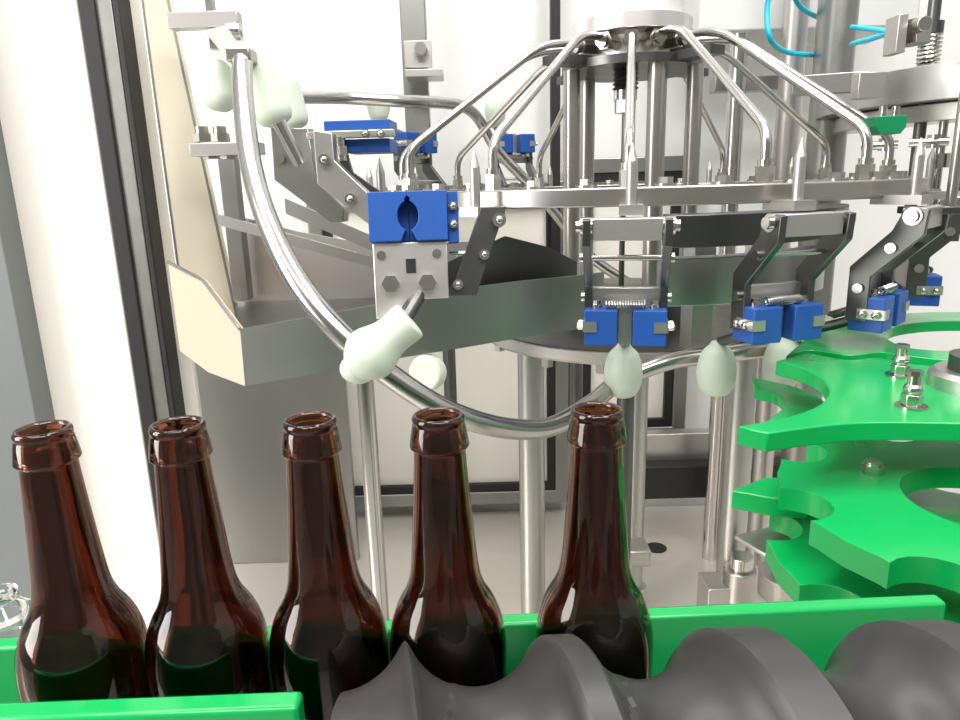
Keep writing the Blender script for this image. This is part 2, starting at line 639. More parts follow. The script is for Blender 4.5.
for th, r_ in ((R(-46), .195), (R(52), .215), (R(172), .20)):
    p = polar(th, r_, 0) - CC
    MB().cyl((p.x, p.y, -.019), (p.x, p.y, BED - TZ + .001), .0205, n=32).build('leg', 'sheet', tb)
    b = MB().cyl((p.x, p.y, BED - TZ + .001), (p.x, p.y, BED - TZ + .05), .030, n=32)
    b.build('leg_socket', 'plate', tb, bevel=.002)
for th in (R(-64), R(-30), R(-8), R(60)):
    p = polar(th, .218, 0) - CC
    MB().hexa((p.x, p.y, -.0185), (p.x, p.y, -.032), .009).build('table_bolt', 'steel', tb)

# ------------------------------------------------------------------ grippers
def make_jaw(root, sx):
    x0, x1 = (.008, .0425)
    w = x1 - x0
    J = MB()
    pts = [(x0, -.017), (x1, -.017), (x1, .019), (x0 + .006, .019), (x0 + .001, .010), (x0, -.006)]
    pts = [(sx * x, y) for x, y in pts]
    J.prism(pts, .038, Matrix.Translation((0, .036, -.123)))
    j = J.build('jaw', 'blue', root, bevel=.0012)
    S = MB().box((sx * (x1 - .006), .036 - .0178, -.103), (.014, .002, .011)).box((sx * (x1 + .0008), .036 - .004, -.103), (.002, .028, .011))
    S.build('clamp_strip', 'plate', j)
    for k in (0, 1):
        y = .036 - .010 + k * .014
        b = MB().hexa((sx * (x1 + .0015), y, -.103), (sx * (x1 + .007), y, -.103), .0045).ball((sx * (x1 + .007), y, -.103), .0036, .6)
        b.build('jaw_bolt', 'chrome', j)
    b = MB().cyl((sx * .030, .036, -.085), (sx * .030, .036, -.081), .0055).hexa((sx * .030, .036, -.081), (sx * .030, .036, -.077), .0045)
    b.build('jaw_pin', 'chrome', j)
    return j


def make_gripper(label):
    root = thing('bottle_gripper', label, 'gripper')
    MB().box((0, .004, 0), (.068, .022, .022)).build('hinge_block', 'plate', root, bevel=.001)
    for s in (-1, 1):
        b = MB().cyl((s * .034, .002, .003), (s * .046, .002, .003), .009, n=24).cyl((s * .046, .002, .003), (s * .0505, .002, .003), .006)
        b.build('hinge_bolt', 'chrome', root)
    for s in (-1, 1):
        poly = [(-.012, .010), (.010, .012), (.020, -.012), (.058, -.052), (.058, -.112), (.036, -.112), (.036, -.062), (-.010, -.016)]
        T = Matrix(((0, 0, 1, s * .0395 - .004), (1, 0, 0, 0), (0, 1, 0, 0), (0, 0, 0, 1)))
        a = MB().prism(poly, .008, T).build('gripper_arm', 'dark', root, bevel=.0008)  # dark steel puts the shade on the arm fronts into the colour
        for y, z in ((.019, -.030), (.047, -.075)):
            MB().cyl((s * .0425, y, z), (s * .0475, y, z), .0055, n=16).build('arm_bolt', 'chrome', a)
    MB().cyl((-.038, .018, -.030), (.038, .018, -.030), .003, n=12).build('cross_rod', 'chrome', root)
    MB().box((0, .053, -.083), (.086, .010, .036)).build('head_plate', 'plate', root, bevel=.001)
    for s in (-1, 1):
        make_jaw(root, s)
    pts = []
    for k in range(15 * 8 + 1):
        t = k / 8 * 2 * PI
        pts.append((-.021 + .042 * k / 120, .030 + .0042 * math.cos(t), -.0800 + .0042 * math.sin(t)))
    MB().tube(pts, .0011, 6).build('spring', 'chrome', root)
    MB().box((0, .044, -.105), (.014, .014, .04)).build('jaw_carrier', 'plate', root)
    MB().tube([(0, .046, -.112), (0, .085, -.128), (0, .135, -.146), (0, .140, -.160)], .006, 12).build('follower_stem', 'dark', root)
    fw = [(.0, .002), (.007, .001), (.0105, -.004), (.0180, -.012), (.0215, -.022), (.0238, -.034), (.0234, -.046), (.0200, -.058), (.0135, -.066), (0, -.069)]
    q = spline([(r, 0, z) for r, z in fw], 4)
    MB().lathe([(max(0, v_.x), v_.z) for v_ in q], (-.001, .140, -.148), 32).build('guide_follower', 'white', root, angle=70)
    return root


HR, HZ_ = .452, -.046
grp = 'bottle grippers around the rotor'
A = make_gripper('blue-jawed gripper hanging nearest the camera, straight above the lone bottle')
A.matrix_world = loc_frame(0, HR, HZ_)
for th, flip, r_, dz, yaw, label in [
        (R(23), 0, HR, 0, R(4), 'blue-jawed gripper hanging above the corner of the big green plate, right of the nearest one'),
        (R(44), 0, HR, 0, R(12), 'blue-jawed gripper hanging over the middle of the big green plate'),
        (R(68), 0, HR - .01, .006, R(14), 'blue-jawed gripper hanging at the far right edge of the rotor'),
        (R(-118), R(-180), .43, .026, 0, 'upturned gripper at the back left of the rotor, under the bent bar'),
        (R(-148), R(-178), .42, .028, 0, 'upturned gripper at the back of the rotor, nearest to the black window post')]:
    c = copy_tree(A)
    c.matrix_world = loc_frame(th, r_, HZ_ + dz, flip) @ Matrix.Rotation(yaw, 4, 'Z')
    tag(c, label)
for o in [x for x in col.objects if x.name.startswith('bottle_gripper')]:
    o['group'] = grp

# gripper turning over, seen from below, big on the left
TD = Matrix.Translation(at(410, 246, .655)) @ Matrix.Rotation(R(3), 4, 'Z') @ Matrix.Rotation(R(-7), 4, 'X')
d = thing('bottle_gripper', 'gripper caught half turned, blue block with a dark neck slot over a bolted plate', 'gripper', group=grp)
d.matrix_world = TD


def halfjaw(sx):
    z0, z1, w = .004, .048, .0355
    pts = [(0, z0), (sx * w, z0), (sx * w, z1), (0, z1)]
    notch = [(0, z1 - .004), (.0025 * sx, z1 - .006), (.002 * sx, z1 - .0085)]
    cz, rx, rz = .0265, .0095, .013
    for k in range(1, 12):
        t = PI / 2 - PI * k / 12
        notch.append((sx * max(.0018, rx * math.cos(t)), cz + rz * math.sin(t)))
    notch += [(.004 * sx, .011), (.007 * sx, .0045)]
    poly = [(sx * .0075, z0), (sx * w, z0), (sx * w, z1), (0, z1)] + notch
    return poly


XZ = Matrix(((1, 0, 0, 0), (0, 0, 1, 0), (0, 1, 0, 0), (0, 0, 0, 1)))   # polygon (x, z) extruded in +y
for sx in (-1, 1):
    j = MB().prism(halfjaw(sx), .020, Matrix.Translation((0, -.016, 0)) @ XZ)
    j.box((sx * .01775, .010, .026), (.0355, .012, .044))
    jo = j.build('jaw', 'blue', d, bevel=.0008)
j = MB().box((.0405, .002, .0245), (.010, .026, .046)).build('side_block', 'blue', d, bevel=.0008)
for z in (.018, .034):
    MB().hexa((.041, -.011, z), (.041, -.0155, z), .0042).ball((.041, -.0155, z), .003).build('jaw_bolt', 'chrome', d)
pl = [(-.0335, -.062), (-.0335, .006), (.034, .006), (.034, -.048), (-.006, -.048), (-.017, -.062)]
hole = MB().prism([(-.0335, -.066), (-.0335, .003), (.034, .003), (.034, -.049), (-.004, -.049), (-.016, -.066)], .006, Matrix.Translation((0, -.010, 0)) @ XZ)
po = hole.build('head_plate', 'bright', d, bevel=.0008)
MB().box((.0005, -.0102, -.0185), (.009, .001, .013)).build('slot', 'black', po)
for x in (-.0185, .015):
    MB().hexa((x, -.010, -.034), (x, -.0175, -.034), .0082).build('plate_bolt', 'chrome', po)
for x in (-.026, .0245):
    MB().cyl((x, -.010, -.008), (x, -.0118, -.008), .0042, n=16).build('plate_screw', 'chrome', po)
MB().box((0, .01, -.006), (.05, .02, .01)).build('jaw_carrier', 'black', d)
MB().cyl((.008, -.004, -.044), (-.012, -.030, -.074), .0065).build('follower_stem', 'dark', d)
# follower, egg threaded on the guide bar
TF = Matrix.Translation((-.034, -.034, -.092)) @ Matrix.Rotation(R(52), 4, 'Y')
fm = MB()
q = spline([(0, 0, .042), (.015, 0, .042), (.0182, 0, .038), (.0176, 0, .024), (.0190, 0, .014), (.0240, 0, 0), (.0240, 0, -.010), (.018, 0, -.020), (.010, 0, -.027), (0, 0, -.028)], 4)
fm.lathe([(max(0, v_.x), v_.z) for v_ in q], n=32, T=TF)
fm.build('guide_follower', 'white', d, angle=70)
TF2 = Matrix.Translation((-.054, .006, -.113))
MB().ball((0, 0, 0), .0165, 1.1, .9, .9, TF2).build('guide_roller', 'white', d)
p = TD.inverted() @ at(424, 373, .74)
MB().cyl(p + Vector((0, -.006, 0)), p + Vector((.008, .010, 0)), .020, n=32).build('rear_roller', 'white', d, bevel=.003)
# its arm to the ring
arm = [(.067, .034), (.091, .034), (.060, -.048), (.034, -.048), (.034, -.040), (.040, -.036)]
ao = MB().prism(arm, .010, Matrix.Translation((0, .004, 0)) @ XZ).build('gripper_arm', 'dark', d, bevel=.0008)
for x, z, r_ in ((.0835, .021, .0065), (.0685, -.010, .0048), (.043, -.037, .0048)):
    MB().cyl((x, .004, z), (x, -.002, z), r_, n=16).ball((x, -.002, z), r_ * .6).build('arm_bolt', 'chrome', ao)
MB().cyl((.036, .008, -.0085), (.058, .008, -.0085), .0028, n=12).build('cross_rod', 'chrome', d)

# inner arm plates seen beside the upturned gripper on the left
up = thing('bottle_gripper', 'upturned gripper with pale cranked arm plates, left of the half turned one', 'gripper', at(340, 170, .80), group=grp)
oo = up.location.copy()
outl = [(313, 130), (332, 133), (334, 160), (346, 172), (371, 196), (371, 226), (346, 207), (317, 184)]
b = MB().loft([at(x, y, .80) - oo for x, y in outl], (.002, .012, 0))
b.build('front_plate', 'plate', up, bevel=.001)
outl = [(270, 128), (308, 128), (316, 180), (344, 208), (343, 222), (330, 222), (274, 180)]
MB().loft([at(x, y, .86) - oo for x, y in outl], (.004, .016, 0)).build('rear_plate', 'sheet', up, bevel=.001)
for x, y in ((325, 160), (351, 199)):
    p = at(x, y, .799) - oo
    MB().cyl(p, p + Vector((0, -.006, 0)), .0062, n=20).ball(p + Vector((0, -.006, 0)), .004).build('plate_bolt', 'chrome', up)
p = at(280, 159, .858) - oo
MB().cyl(p, p + Vector((0, -.005, 0)), .006, n=20).build('plate_bolt', 'steel', up)
p0, p1 = at(279, 122, .80) - oo, at(300, 164, .81) - oo
MB().cyl(p0, p1, .0075).build('follower_stem', 'chrome', up)


YJ = .83


def pbox(x0, y0, x1, y1, Y, dep, name, m, parent, o_, bev=.001):
    a_, b_ = at(x0, y1, Y) - o_, at(x1, y0, Y) - o_
    c_ = (a_ + b_) / 2
    c_.y = Y + dep / 2 - o_.y
    return MB().box(c_, (b_.x - a_.x, dep, b_.z - a_.z), (0, 0, R(-4))).build(name, m, parent, bevel=bev)


pbox(325, 119, 391, 131, YJ + .004, .05, 'jaw', 'blue', up, oo)
pbox(346, 138, 391, 153, YJ + .004, .05, 'jaw', 'blue', up, oo)
st_ = pbox(306, 129, 394, 139, YJ - .006, .012, 'clamp_strip', 'plate', up, oo)
for x in (366, 381):
    p = at(x, 134, YJ - .007) - oo
    MB().hexa(p, p + Vector((0, -.005, 0)), .005).ball(p + Vector((0, -.005, 0)), .0038).build('jaw_bolt', 'chrome', st_)
p = at(341, 148, YJ) - oo
MB().cyl(p + Vector((0, 0, .012)), p + Vector((0, 0, -.014)), .006).hexa(p + Vector((0, 0, .002)), p + Vector((0, 0, -.008)), .0085).build('jaw_pin', 'chrome', up)
MB().loft([at(x, y, .84) - oo for x, y in [(336, 150), (346, 150), (352, 172), (392, 200), (388, 212), (345, 180)]], (0, .01, 0)).build('inner_link', 'dark', up)


def cap(pa, pb, r, Y, name='guide_follower', parent=None, o_=Vector(), rr=None):
    a, b2 = at(*pa, Y) - o_, at(*pb, Y) - o_
    n = 14
    pts = [a.lerp(b2, t / n) for t in range(n + 1)]
    L = (b2 - a).length
    rad = []
    for t in range(n + 1):
        s_ = t / n
        e = min(s_, 1 - s_) * L
        k = math.sqrt(max(.02, 1 - max(0, 1 - e / (r * .8)) ** 2))
        rad.append(r * k * ((1 - s_) * (rr[0] if rr else 1) + s_ * (rr[1] if rr else 1)))
    return MB().tube(pts, r, 28, rad).build(name, 'white', parent, angle=70)


cap((246, 40), (279, 128), .0215, .86, parent=up, o_=oo, rr=(.75, 1.05))
cap((283, 72), (298, 130), .0165, .92, name='rear_follower', parent=up, o_=oo)

# ------------------------------------------------------------------ guide bar
gb = spline([at(*q) for q in [(243, 57, .83), (242, 75, .81), (244, 110, .78), (251, 165, .74), (268, 222, .70), (300, 285, .665), (345, 338, .645),
                              (398, 381, .64), (450, 412, .65), (505, 428, .69), (550, 427, .74), (588, 406, .80), (622, 380, .86), (672, 361, .875), (735, 353, .88), (796, 345, .91)]], 8)
tag(MB().tube(gb, .0112, 20).build('guide_bar', 'bar'), 'thick polished bar curving down from the top left and under the rotor', 'guide bar')
gb2 = spline([at(*q) for q in [(272, 92, 1.14), (300, 97, 1.20), (345, 98, 1.27), (400, 101, 1.30), (445, 103, 1.36), (466, 108, 1.40), (480, 121, 1.44), (497, 150, 1.47), (530, 185, 1.48), (556, 214, 1.48), (590, 256, 1.47), (640, 290, 1.46)]], 8)
tag(MB().tube(gb2, .0105, 16).build('guide_bar', 'bar'), 'polished bar running along the back of the rotor and bending down to the right', 'guide bar')

# ------------------------------------------------------------------ splash sheet and trough
ss = thing('splash_guard', 'tall cream splash sheet rising out of the trough on the left', 'splash guard', at(200, 300, .94))
oo = ss.location.copy()
top = [at(139, -20, .94) - oo, at(163, -20, .98) - oo]
bt = [at(186, 330, .94) - oo, at(240, 335, .98) - oo]
MB().strip([top[0], (top[0] + top[1]) / 2 + Vector((0, -.004, 0)), top[1]], [bt[0], (bt[0] + bt[1]) / 2 + Vector((0, -.004, 0)), bt[1]], (.003, .010, 0)).build('sheet', 'cream', ss)
for k in (0, 1):
    MB().tube([top[k], bt[k]], .0022, 8).build('folded_edge', 'trough', ss)

tr = thing('drain_trough', 'grey sheet-metal drain trough under the upturned grippers', 'trough', at(300, 360, .74))
oo = tr.location.copy()
Tq = [at(240, 329, .74), at(305, 318, .735), at(375, 305, .735), at(450, 290, .745), at(520, 281, .77), at(574, 276, .82), at(604, 272, .88)]
Bq = [at(245, 386, .74), at(305, 376, .735), at(375, 362, .735), at(450, 350, .745), at(520, 338, .77), at(574, 330, .82), at(604, 324, .88)]
MB().strip([p - oo for p in Tq], [p - oo for p in Bq], (0, .003, 0)).build('outer_wall', 'trough', tr)
Eq = [at(168, 262, .90), at(203, 280, .82), at(240, 329, .74)]
Fq = [at(180, 351, .90), at(208, 372, .82), at(245, 386, .74)]
MB().strip([p - oo for p in Eq], [p - oo for p in Fq], (.003, .003, 0)).build('end_panel', 'beige', tr)
MB().tube([p - oo for p in [at(168, 262, .90), at(203, 280, .82), at(240, 329, .74)]], .0022, 8).build('rolled_edge', 'sheet', tr)
zb_ = Bq[0].z
zf_ = Tq[0].z - .010
fl = [Vector((p.x, p.y + .003, zf_)) - oo for p in (Bq[0], Bq[2], Bq[4], Bq[6])]
bk = [at(560, 285, 1.0), at(232, 285, 1.0)]
fl += [Vector((p.x, p.y, zf_)) - oo for p in bk]
MB().loft(fl, (0, 0, -.003)).build('trough_floor', 'dark', tr)
iT = [at(235, 215, 1.0), at(300, 232, 1.0), at(380, 246, 1.0), at(500, 240, .98), at(556, 252, .98), at(578, 264, .98)]
iB = [Vector((p.x, p.y, zf_)) for p in iT]
MB().strip([p - oo for p in iT], [p - oo for p in iB], (0, .003, 0)).build('inner_wall', 'bright', tr)
# inner deflector, right half of the trough; dark reflections painted into its steel
dT = [at(448, 262, .80), at(505, 236, .82), at(548, 247, .86), at(577, 262, .90)]
dB = [at(445, 345, .80), at(505, 338, .82), at(548, 332, .86), at(577, 326, .90)]
MB().strip([p - oo for p in dT], [p - oo for p in dB], (0, .003, 0)).build('deflector', 'dark', tr)
# flat bars crossing behind the trough
for (a, b2, w, n_) in (((219, 220), (378, 264), .014, 'stay'), ((285, 206), (392, 252), .020, 'stay')):
    A1, B1 = at(*a, .93) - oo, at(*b2, .93) - oo
    MB().loft([A1 + Vector((0, 0, w / 2)), B1 + Vector((0, 0, w / 2)), B1 - Vector((0, 0, w / 2)), A1 - Vector((0, 0, w / 2))], (0, .005, 0)).build(n_, 'plate', tr)

# grey sheet panel below the trough
p0, p1 = at(205, 450, 1.55), at(345, 380, 1.55)
tag(MB().box(((p0.x + p1.x) / 2, 1.56, (BED + p1.z) / 2 + .10), (p1.x - p0.x, .02, p1.z - BED + .2)).build('side_panel', 'alu', bevel=.002),
    'upright grey steel panel behind the middle bottle, under the trough', 'panel')
# steel uprights
def post(px, py, Y, r, z0, z1, name, m, label, cat='post', foot=False, group=None):
    p = at(px, py, Y)
    t = thing(name, label, cat, (p.x, p.y, z0), group=group)
    MB().cyl((0, 0, 0), (0, 0, z1 - z0), r, n=28).build('shaft', m, t)
    if foot:
        MB().cyl((0, 0, 0), (0, 0, .03), r * 1.5, n=28).build('foot', 'plate', t, bevel=.001)
    return t


post(373, 500, .80, .0105, BED, at(0, 372, .80).z, 'support_post', 'chrome', 'slim polished post behind and between the third and fourth bottles', foot=True)
post(450, 380, 1.28, .012, BED, -.1, 'support_post', 'dark', 'dark thin post left of the table leg, against the pale pane')
post(624, 470, .95, .0125, BED, -.24, 'support_post', 'dark', 'grey post just right of the lone bottle', foot=True)
post(576, 380, 1.50, .014, BED, .2, 'support_post', 'dark', 'dark post behind the table leg beside the window gasket')
# collar block low right of the lone bottle
p = at(630, 552, 1.05)
tag(MB().box((p.x, p.y, p.z), (.06, .05, .03)).build('clamp_block', 'plate', bevel=.005), 'pale rounded clamp block right of the lone bottle', 'clamp block')

# back sill under the second window
p = at(680, 445, 1.66)
tag(MB().box((at(720, 445, 1.66).x, 1.66, p.z), (.40, .04, .075)).build('sill_channel', 'plate', bevel=.003), 'pale steel channel under the second window', 'channel')
p = at(700, 478, 1.62)
tag(MB().box((at(730, 478, 1.62).x, 1.62, p.z), (.44, .05, .085)).build('cable_duct', 'black', bevel=.003), 'black duct lying along the foot of the back wall', 'duct')
# profile post with bracket at the upper left of the back wall
t = thing('profile_post', 'aluminium profile post with bolted angle bracket hanging on the back wall', 'post', at(416, 150, 1.62))
oo = t.location.copy()
a, b2 = at(402, 60, 1.62), at(427, 60, 1.62)
MB().box(Vector(((a.x + b2.x) / 2, 1.645, .36)) - oo, (b2.x - a.x, .045, .85)).build('profile', 'alu', t, bevel=.002)
a, b2 = at(405, 68, 1.60), at(431, 40, 1.60)
MB().box(Vector(((a.x + b2.x) / 2, 1.605, (a.z + b2.z) / 2)) - oo, (b2.x - a.x, .012, b2.z - a.z)).build('bracket_plate', 'plate', t, bevel=.001)
p = at(421, 50, 1.595) - oo
MB().hexa(p, p + Vector((0, -.02, 0)), .014).build('bracket_bolt', 'steel', t)
a, b2 = at(406, 78, 1.55), at(443, 71, 1.55)
MB().box(Vector(((a.x + b2.x) / 2, 1.565, (a.z + b2.z) / 2)) - oo, (b2.x - a.x, .08, .014)).build('bracket_shelf', 'plate', t, bevel=.001)

# ------------------------------------------------------------------ bracket at the upper left holding the bar end
t = thing('bar_bracket', 'square steel bracket arms holding the top end of the guide bar', 'bracket', at(215, 30, .92))
oo = t.location.copy()
b = MB()
a, b2 = at(170, 20, .92) - oo, at(240, 22, .92) - oo
b.box((a + b2) / 2, ((b2 - a).length, .02, .018)).build('cross_arm', 'plate', t, bevel=.001)
b = MB().box(at(207, 8, .925) - oo + Vector((0, .012, 0)), (.010, .012, .09)).build('hanger', 'steel', t, bevel=.001)
a, b2 = at(203, 30, .90) - oo, at(230, 64, .84) - oo
MB().loft([a, a + Vector((.026, 0, .004)), b2 + Vector((.022, 0, .004)), b2], (0, .014, 0)).build('link_plate', 'plate', t, bevel=.001)
p = at(236, 32, .91) - oo
MB().ball(p, .008, 1, 1, 1).cyl(p + Vector((-.01, 0, 0)), p + Vector((.006, 0, 0)), .010).build('ball_joint', 'chrome', t)
p = at(241, 56, .83) - oo
MB().box(p, (.028, .028, .014)).build('bar_clamp', 'steel', t, bevel=.002)
cap((212, 58), (226, 112), .0235, .90, name='guide_follower', parent=t, o_=oo, rr=(.8, 1.))
# bolted bar lower left
t = thing('bolted_bar', 'short flat bar with two upright bolts beside the cream splash sheet', 'bar', at(215, 148, .90))
oo = t.location.copy()
a, b2 = at(194, 149, .90) - oo, at(262, 150, .90) - oo
MB().box((a + b2) / 2, ((b2 - a).length, .03, .015)).build('flat_bar', 'plate', t, bevel=.001)
for x in (203, 221):
    p = at(x, 142, .90) - oo
    MB().hexa(p, p + Vector((0, 0, .010)), .011).cyl(p + Vector((0, 0, .010)), p + Vector((0, 0, .018)), .008).build('bar_bolt', 'steel', t)
    p = at(x + 8, 154, .90) - oo
    MB().hexa(p, p + Vector((0, 0, -.006)), .010).build('bar_nut', 'steel', t)
tag(MB().box(at(236, 230, .97), (.022, .022, .19)).build('square_post', 'alu', bevel=.001), 'square grey post standing behind the curving guide bar on the left', 'post')

# ------------------------------------------------------------------ right background
p = at(831, 90, 1.36)
t = thing('tall_column', 'thick round polished column rising behind the right of the rotor', 'column', (p.x, p.y, BED))
MB().cyl((0, 0, 0), (0, 0, 1.6), .034, n=48).build('shaft', 'alu', t)
MB().cyl((0, 0, 0), (0, 0, .05), .06, n=48).build('foot', 'plate', t, bevel=.002)
t = thing('slim_column', 'bright slim post behind the rotor, left of the thick column', 'column', (at(735, 120, 1.52).x, 1.52, BED))
MB().cyl((0, 0, 0), (0, 0, 1.165), .018, n=32).build('shaft', 'chrome', t)
t = thing('slim_column', 'pale pipe behind the rotor between the thick column and the slim post', 'column', (at(788, 120, 1.50).x, 1.50, BED))
MB().cyl((0, 0, 0), (0, 0, 1.25), .024, n=32).build('shaft', 'plate', t)
a, b2 = at(690, 37, 1.60), at(905, 20, 1.60)
tag(MB().box(((a.x + b2.x) / 2, 1.65, a.z + .2), (b2.x - a.x, .20, .4)).build('control_cabinet', 'cabinet', bevel=.004), 'pale grey cabinet on the back wall behind the cyan hose', 'cabinet')
a, b2 = at(715, 84, 1.58), at(850, 60, 1.58)
tag(MB().box(((a.x + b2.x) / 2, 1.6, (a.z + b2.z) / 2 - .02), (b2.x - a.x, .04, .03)).build('cross_beam', 'alu', bevel=.002), 'dark aluminium beam crossing below the pale cabinet', 'beam')
hs = spline([at(*q) for q in [(772, -20, 1.30), (767, 10, 1.30), (770, 38, 1.28), (784, 51, 1.34), (808, 55, 1.38), (830, 55, 1.44)]], 8)
tag(MB().tube(hs, .0045, 10).build('air_hose', 'tube'), 'cyan air hose looping down to the left of the thick column', 'hose')
hs = spline([at(*q) for q in [(790, -12, 1.31), (800, 6, 1.36), (815, 16, 1.40), (830, 20, 1.46)]], 8)
tag(MB().tube(hs, .0045, 10).build('air_hose', 'tube'), 'short cyan air hose slanting behind the top of the thick column', 'hose')
hs = spline([at(*q) for q in [(852, 27, 1.30), (870, 29, 1.22), (888, 32, 1.10), (880, 36, 1.14), (852, 44, 1.26)]], 8)
tag(MB().tube(hs, .004, 10).build('air_hose', 'tube'), 'cyan air hose doubled back to a valve right of the thick column', 'hose')

# filler carousel at the upper right
YF = .98
fc = thing('filler_carousel', 'steel carousel ring with springs and push rods in the upper right corner', 'filler', at(920, 110, YF))
oo = fc.location.copy()
cen = at(1010, 95, 1.20)
cen.z = at(920, 95, YF).z
cen.x += .03


def arc(r0, r1, z0, z1, name, m, a0=R(150), a1=R(275)):
    n = 40
    o1 = [(cen.x + r1 * math.cos(a0 + (a1 - a0) * k / n), cen.y + r1 * math.sin(a0 + (a1 - a0) * k / n)) for k in range(n + 1)]
    i1 = [(cen.x + r0 * math.cos(a0 + (a1 - a0) * k / n), cen.y + r0 * math.sin(a0 + (a1 - a0) * k / n)) for k in range(n, -1, -1)]
    b = MB().prism(o1 + i1, z1 - z0, Matrix.Translation((0, 0, z0)))
    b.v = [tuple(Vector(q) - oo) for q in b.v]
    return b.build(name, m, fc, bevel=.001)


z_ = at(900, 78, YF).z
arc(.20, .31, z_ - .024, z_ + .024, 'carousel_ring', 'sheet')
arc(.20, .28, z_ - .050, z_ - .026, 'lower_ring', 'steel')


def fp(a, r, z):
    return Vector((cen.x + r * math.cos(R(a)), cen.y + r * math.sin(R(a)), z)) - oo


for k, a in enumerate((205, 219, 233, 247)):
    p = fp(a, .262, z_)
    rod = MB().cyl(p + Vector((0, 0, -.22)), p + Vector((0, 0, .16)), .0085).build('push_rod', 'dark', fc)
    pts = [p + Vector((.0135 * math.cos(q / 10 * 2 * PI), .0135 * math.sin(q / 10 * 2 * PI), .026 + .045 * q / 80)) for q in range(81)]
    MB().tube(pts, .0022, 6).build('spring', 'chrome', rod)
    MB().cyl(p + Vector((0, 0, .072)), p + Vector((0, 0, .088)), .015).build('spring_cap', 'dark', rod)
    q = fp(a + 6, .250, z_)
    MB().cyl(q + Vector((0, 0, -.05)), q + Vector((0, 0, -.17)), .006).cyl(q + Vector((0, 0, -.095)), q + Vector((0, 0, -.115)), .014).build('valve_stem', 'chrome', fc)
    q = fp(a - 5, .300, z_)
    MB().cyl(q + Vector((0, 0, -.07)), q + Vector((0, 0, -.088)), .010).cyl(q + Vector((.012, -.012, -.08)), q + Vector((-.03, .012, -.08)), .006).build('valve_knob', 'chrome', fc)
p = at(891, 124, .93) - oo
MB().prism([(-.020, .010), (.020, .010), (.020, -.004), (.014, -.012), (-.012, -.012), (-.020, -.002)], .03, Matrix.Translation(p) @ XZ).build('green_clamp', 'lidgreen', fc, bevel=.001)['label'] = 'green clamp block under the carousel ring'
for dx in (-.006, .010):
    MB().cyl(p + Vector((dx, .01, .009)), p + Vector((dx, .01, .022)), .005).build('clamp_bolt', 'chrome', fc)
p = at(868, 86, .97) - oo
MB().box(p, (.035, .02, .032)).build('ring_clamp', 'plate', fc, bevel=.001)
p = at(830, 84, 1.06) - oo
MB().box(p, (.10, .02, .026), (0, 0, R(-20))).build('tie_bar', 'sheet', fc, bevel=.001)
p = at(902, 32, .96) - oo
MB().box(p + Vector((-.008, 0, -.004)), (.012, .03, .045)).build('valve_bracket', 'plate', fc, bevel=.001)
MB().box(p + Vector((.018, .005, .0)), (.026, .03, .03), (0, 0, .4)).cyl(p + Vector((.01, -.014, .004)), p + Vector((.01, -.03, .004)), .009).build('air_valve', 'steel', fc, bevel=.001)

# foot rod in the right edge: thin rod with base
p = at(951, 200, .80)
t = thing('stand_rod', 'thin steel rod on a flat dark foot at the right edge', 'rod', (p.x, p.y, at(0, 236, .80).z))
MB().cyl((0, 0, .004), (0, 0, .19), .0055).build('shaft', 'steel', t)
MB().box((-.01, 0, 0), (.07, .05, .008)).build('foot', 'dark', t, bevel=.001)

# ------------------------------------------------------------------ green plates
# big guide plate
GZ = -.192


def gpt(px, py, z):
    p = atz(px, py, z)
    return Vector((p.x, p.y, z))


def poly_plate(name, pix, z, th, label, cat, holes=None, m='green', smooth=5):
    pts = []
    for seg in pix:
        if seg[0] == 'c':
            pts += [(v_.x, v_.y) for v_ in spline([gpt(*q, z) for q in seg[1]], smooth)]
        else:
            p = gpt(*seg, z)
            pts.append((p.x, p.y))
    c = Vector((sum(p[0] for p in pts) / len(pts), sum(p[1] for p in pts) / len(pts), z - th))
    b = MB().prism([(x - c.x, y - c.y) for x, y in pts], th)
    o = b.build(name, m, bevel=.0012)
    o.location = c
    return tag(o, label, cat)


big = [('c', [(769, 430), (810, 424), (850, 421), (890, 421), (960, 422), (1010, 424)]),
       ('c', [(1010, 330), (985, 341), (960, 346), (925, 342), (890, 337), (862, 334), (840, 330), (822, 326)]),
       ('c', [(812, 350), (775, 358), (800, 366), (822, 378), (832, 391), (824, 404), (805, 412), (780, 417), (748, 424)]),
       (737, 424)]
poly_plate('guide_plate', [('c', [(768, 433), (810, 427), (850, 423), (890, 422), (960, 423), (1060, 426)]), (1060, 358),
                           ('c', [(1000, 362), (960, 364), (925, 365), (900, 362), (875, 358), (850, 360), (830, 357), (808, 353)]),
                           ('c', [(776, 361), (800, 367), (820, 377), (829, 389), (824, 401), (806, 411), (778, 419), (738, 426)])],
           GZ, .016, 'large green guide plate with a round bay and a long curved front edge', 'guide plate')
poly_plate('guide_plate', [('c', [(786, 356), (810, 350), (850, 355), (880, 352), (905, 355), (960, 360), (1040, 352)]), ('c', [(1000, 350), (960, 351), (930, 350), (905, 347), (891, 341), (884, 334), (894, 327), (915, 323), (945, 321), (1000, 321)]),
                           (1040, 312), (930, 312), (850, 316), (818, 328)], GZ, .014,
           'far green plate with a round opening, behind the wavy gap, under the rightmost blue jaws', 'guide plate')
poly_plate('guide_plate', [(752, 377), ('c', [(790, 385), (818, 396), (826, 408), (815, 420)]), (790, 428), ('c', [(760, 425), (775, 415), (785, 403), (775, 393), (755, 388)])], GZ - .05, .014,
           'green lower ledge seen through the round bay of the large plate', 'guide plate')

# star wheel


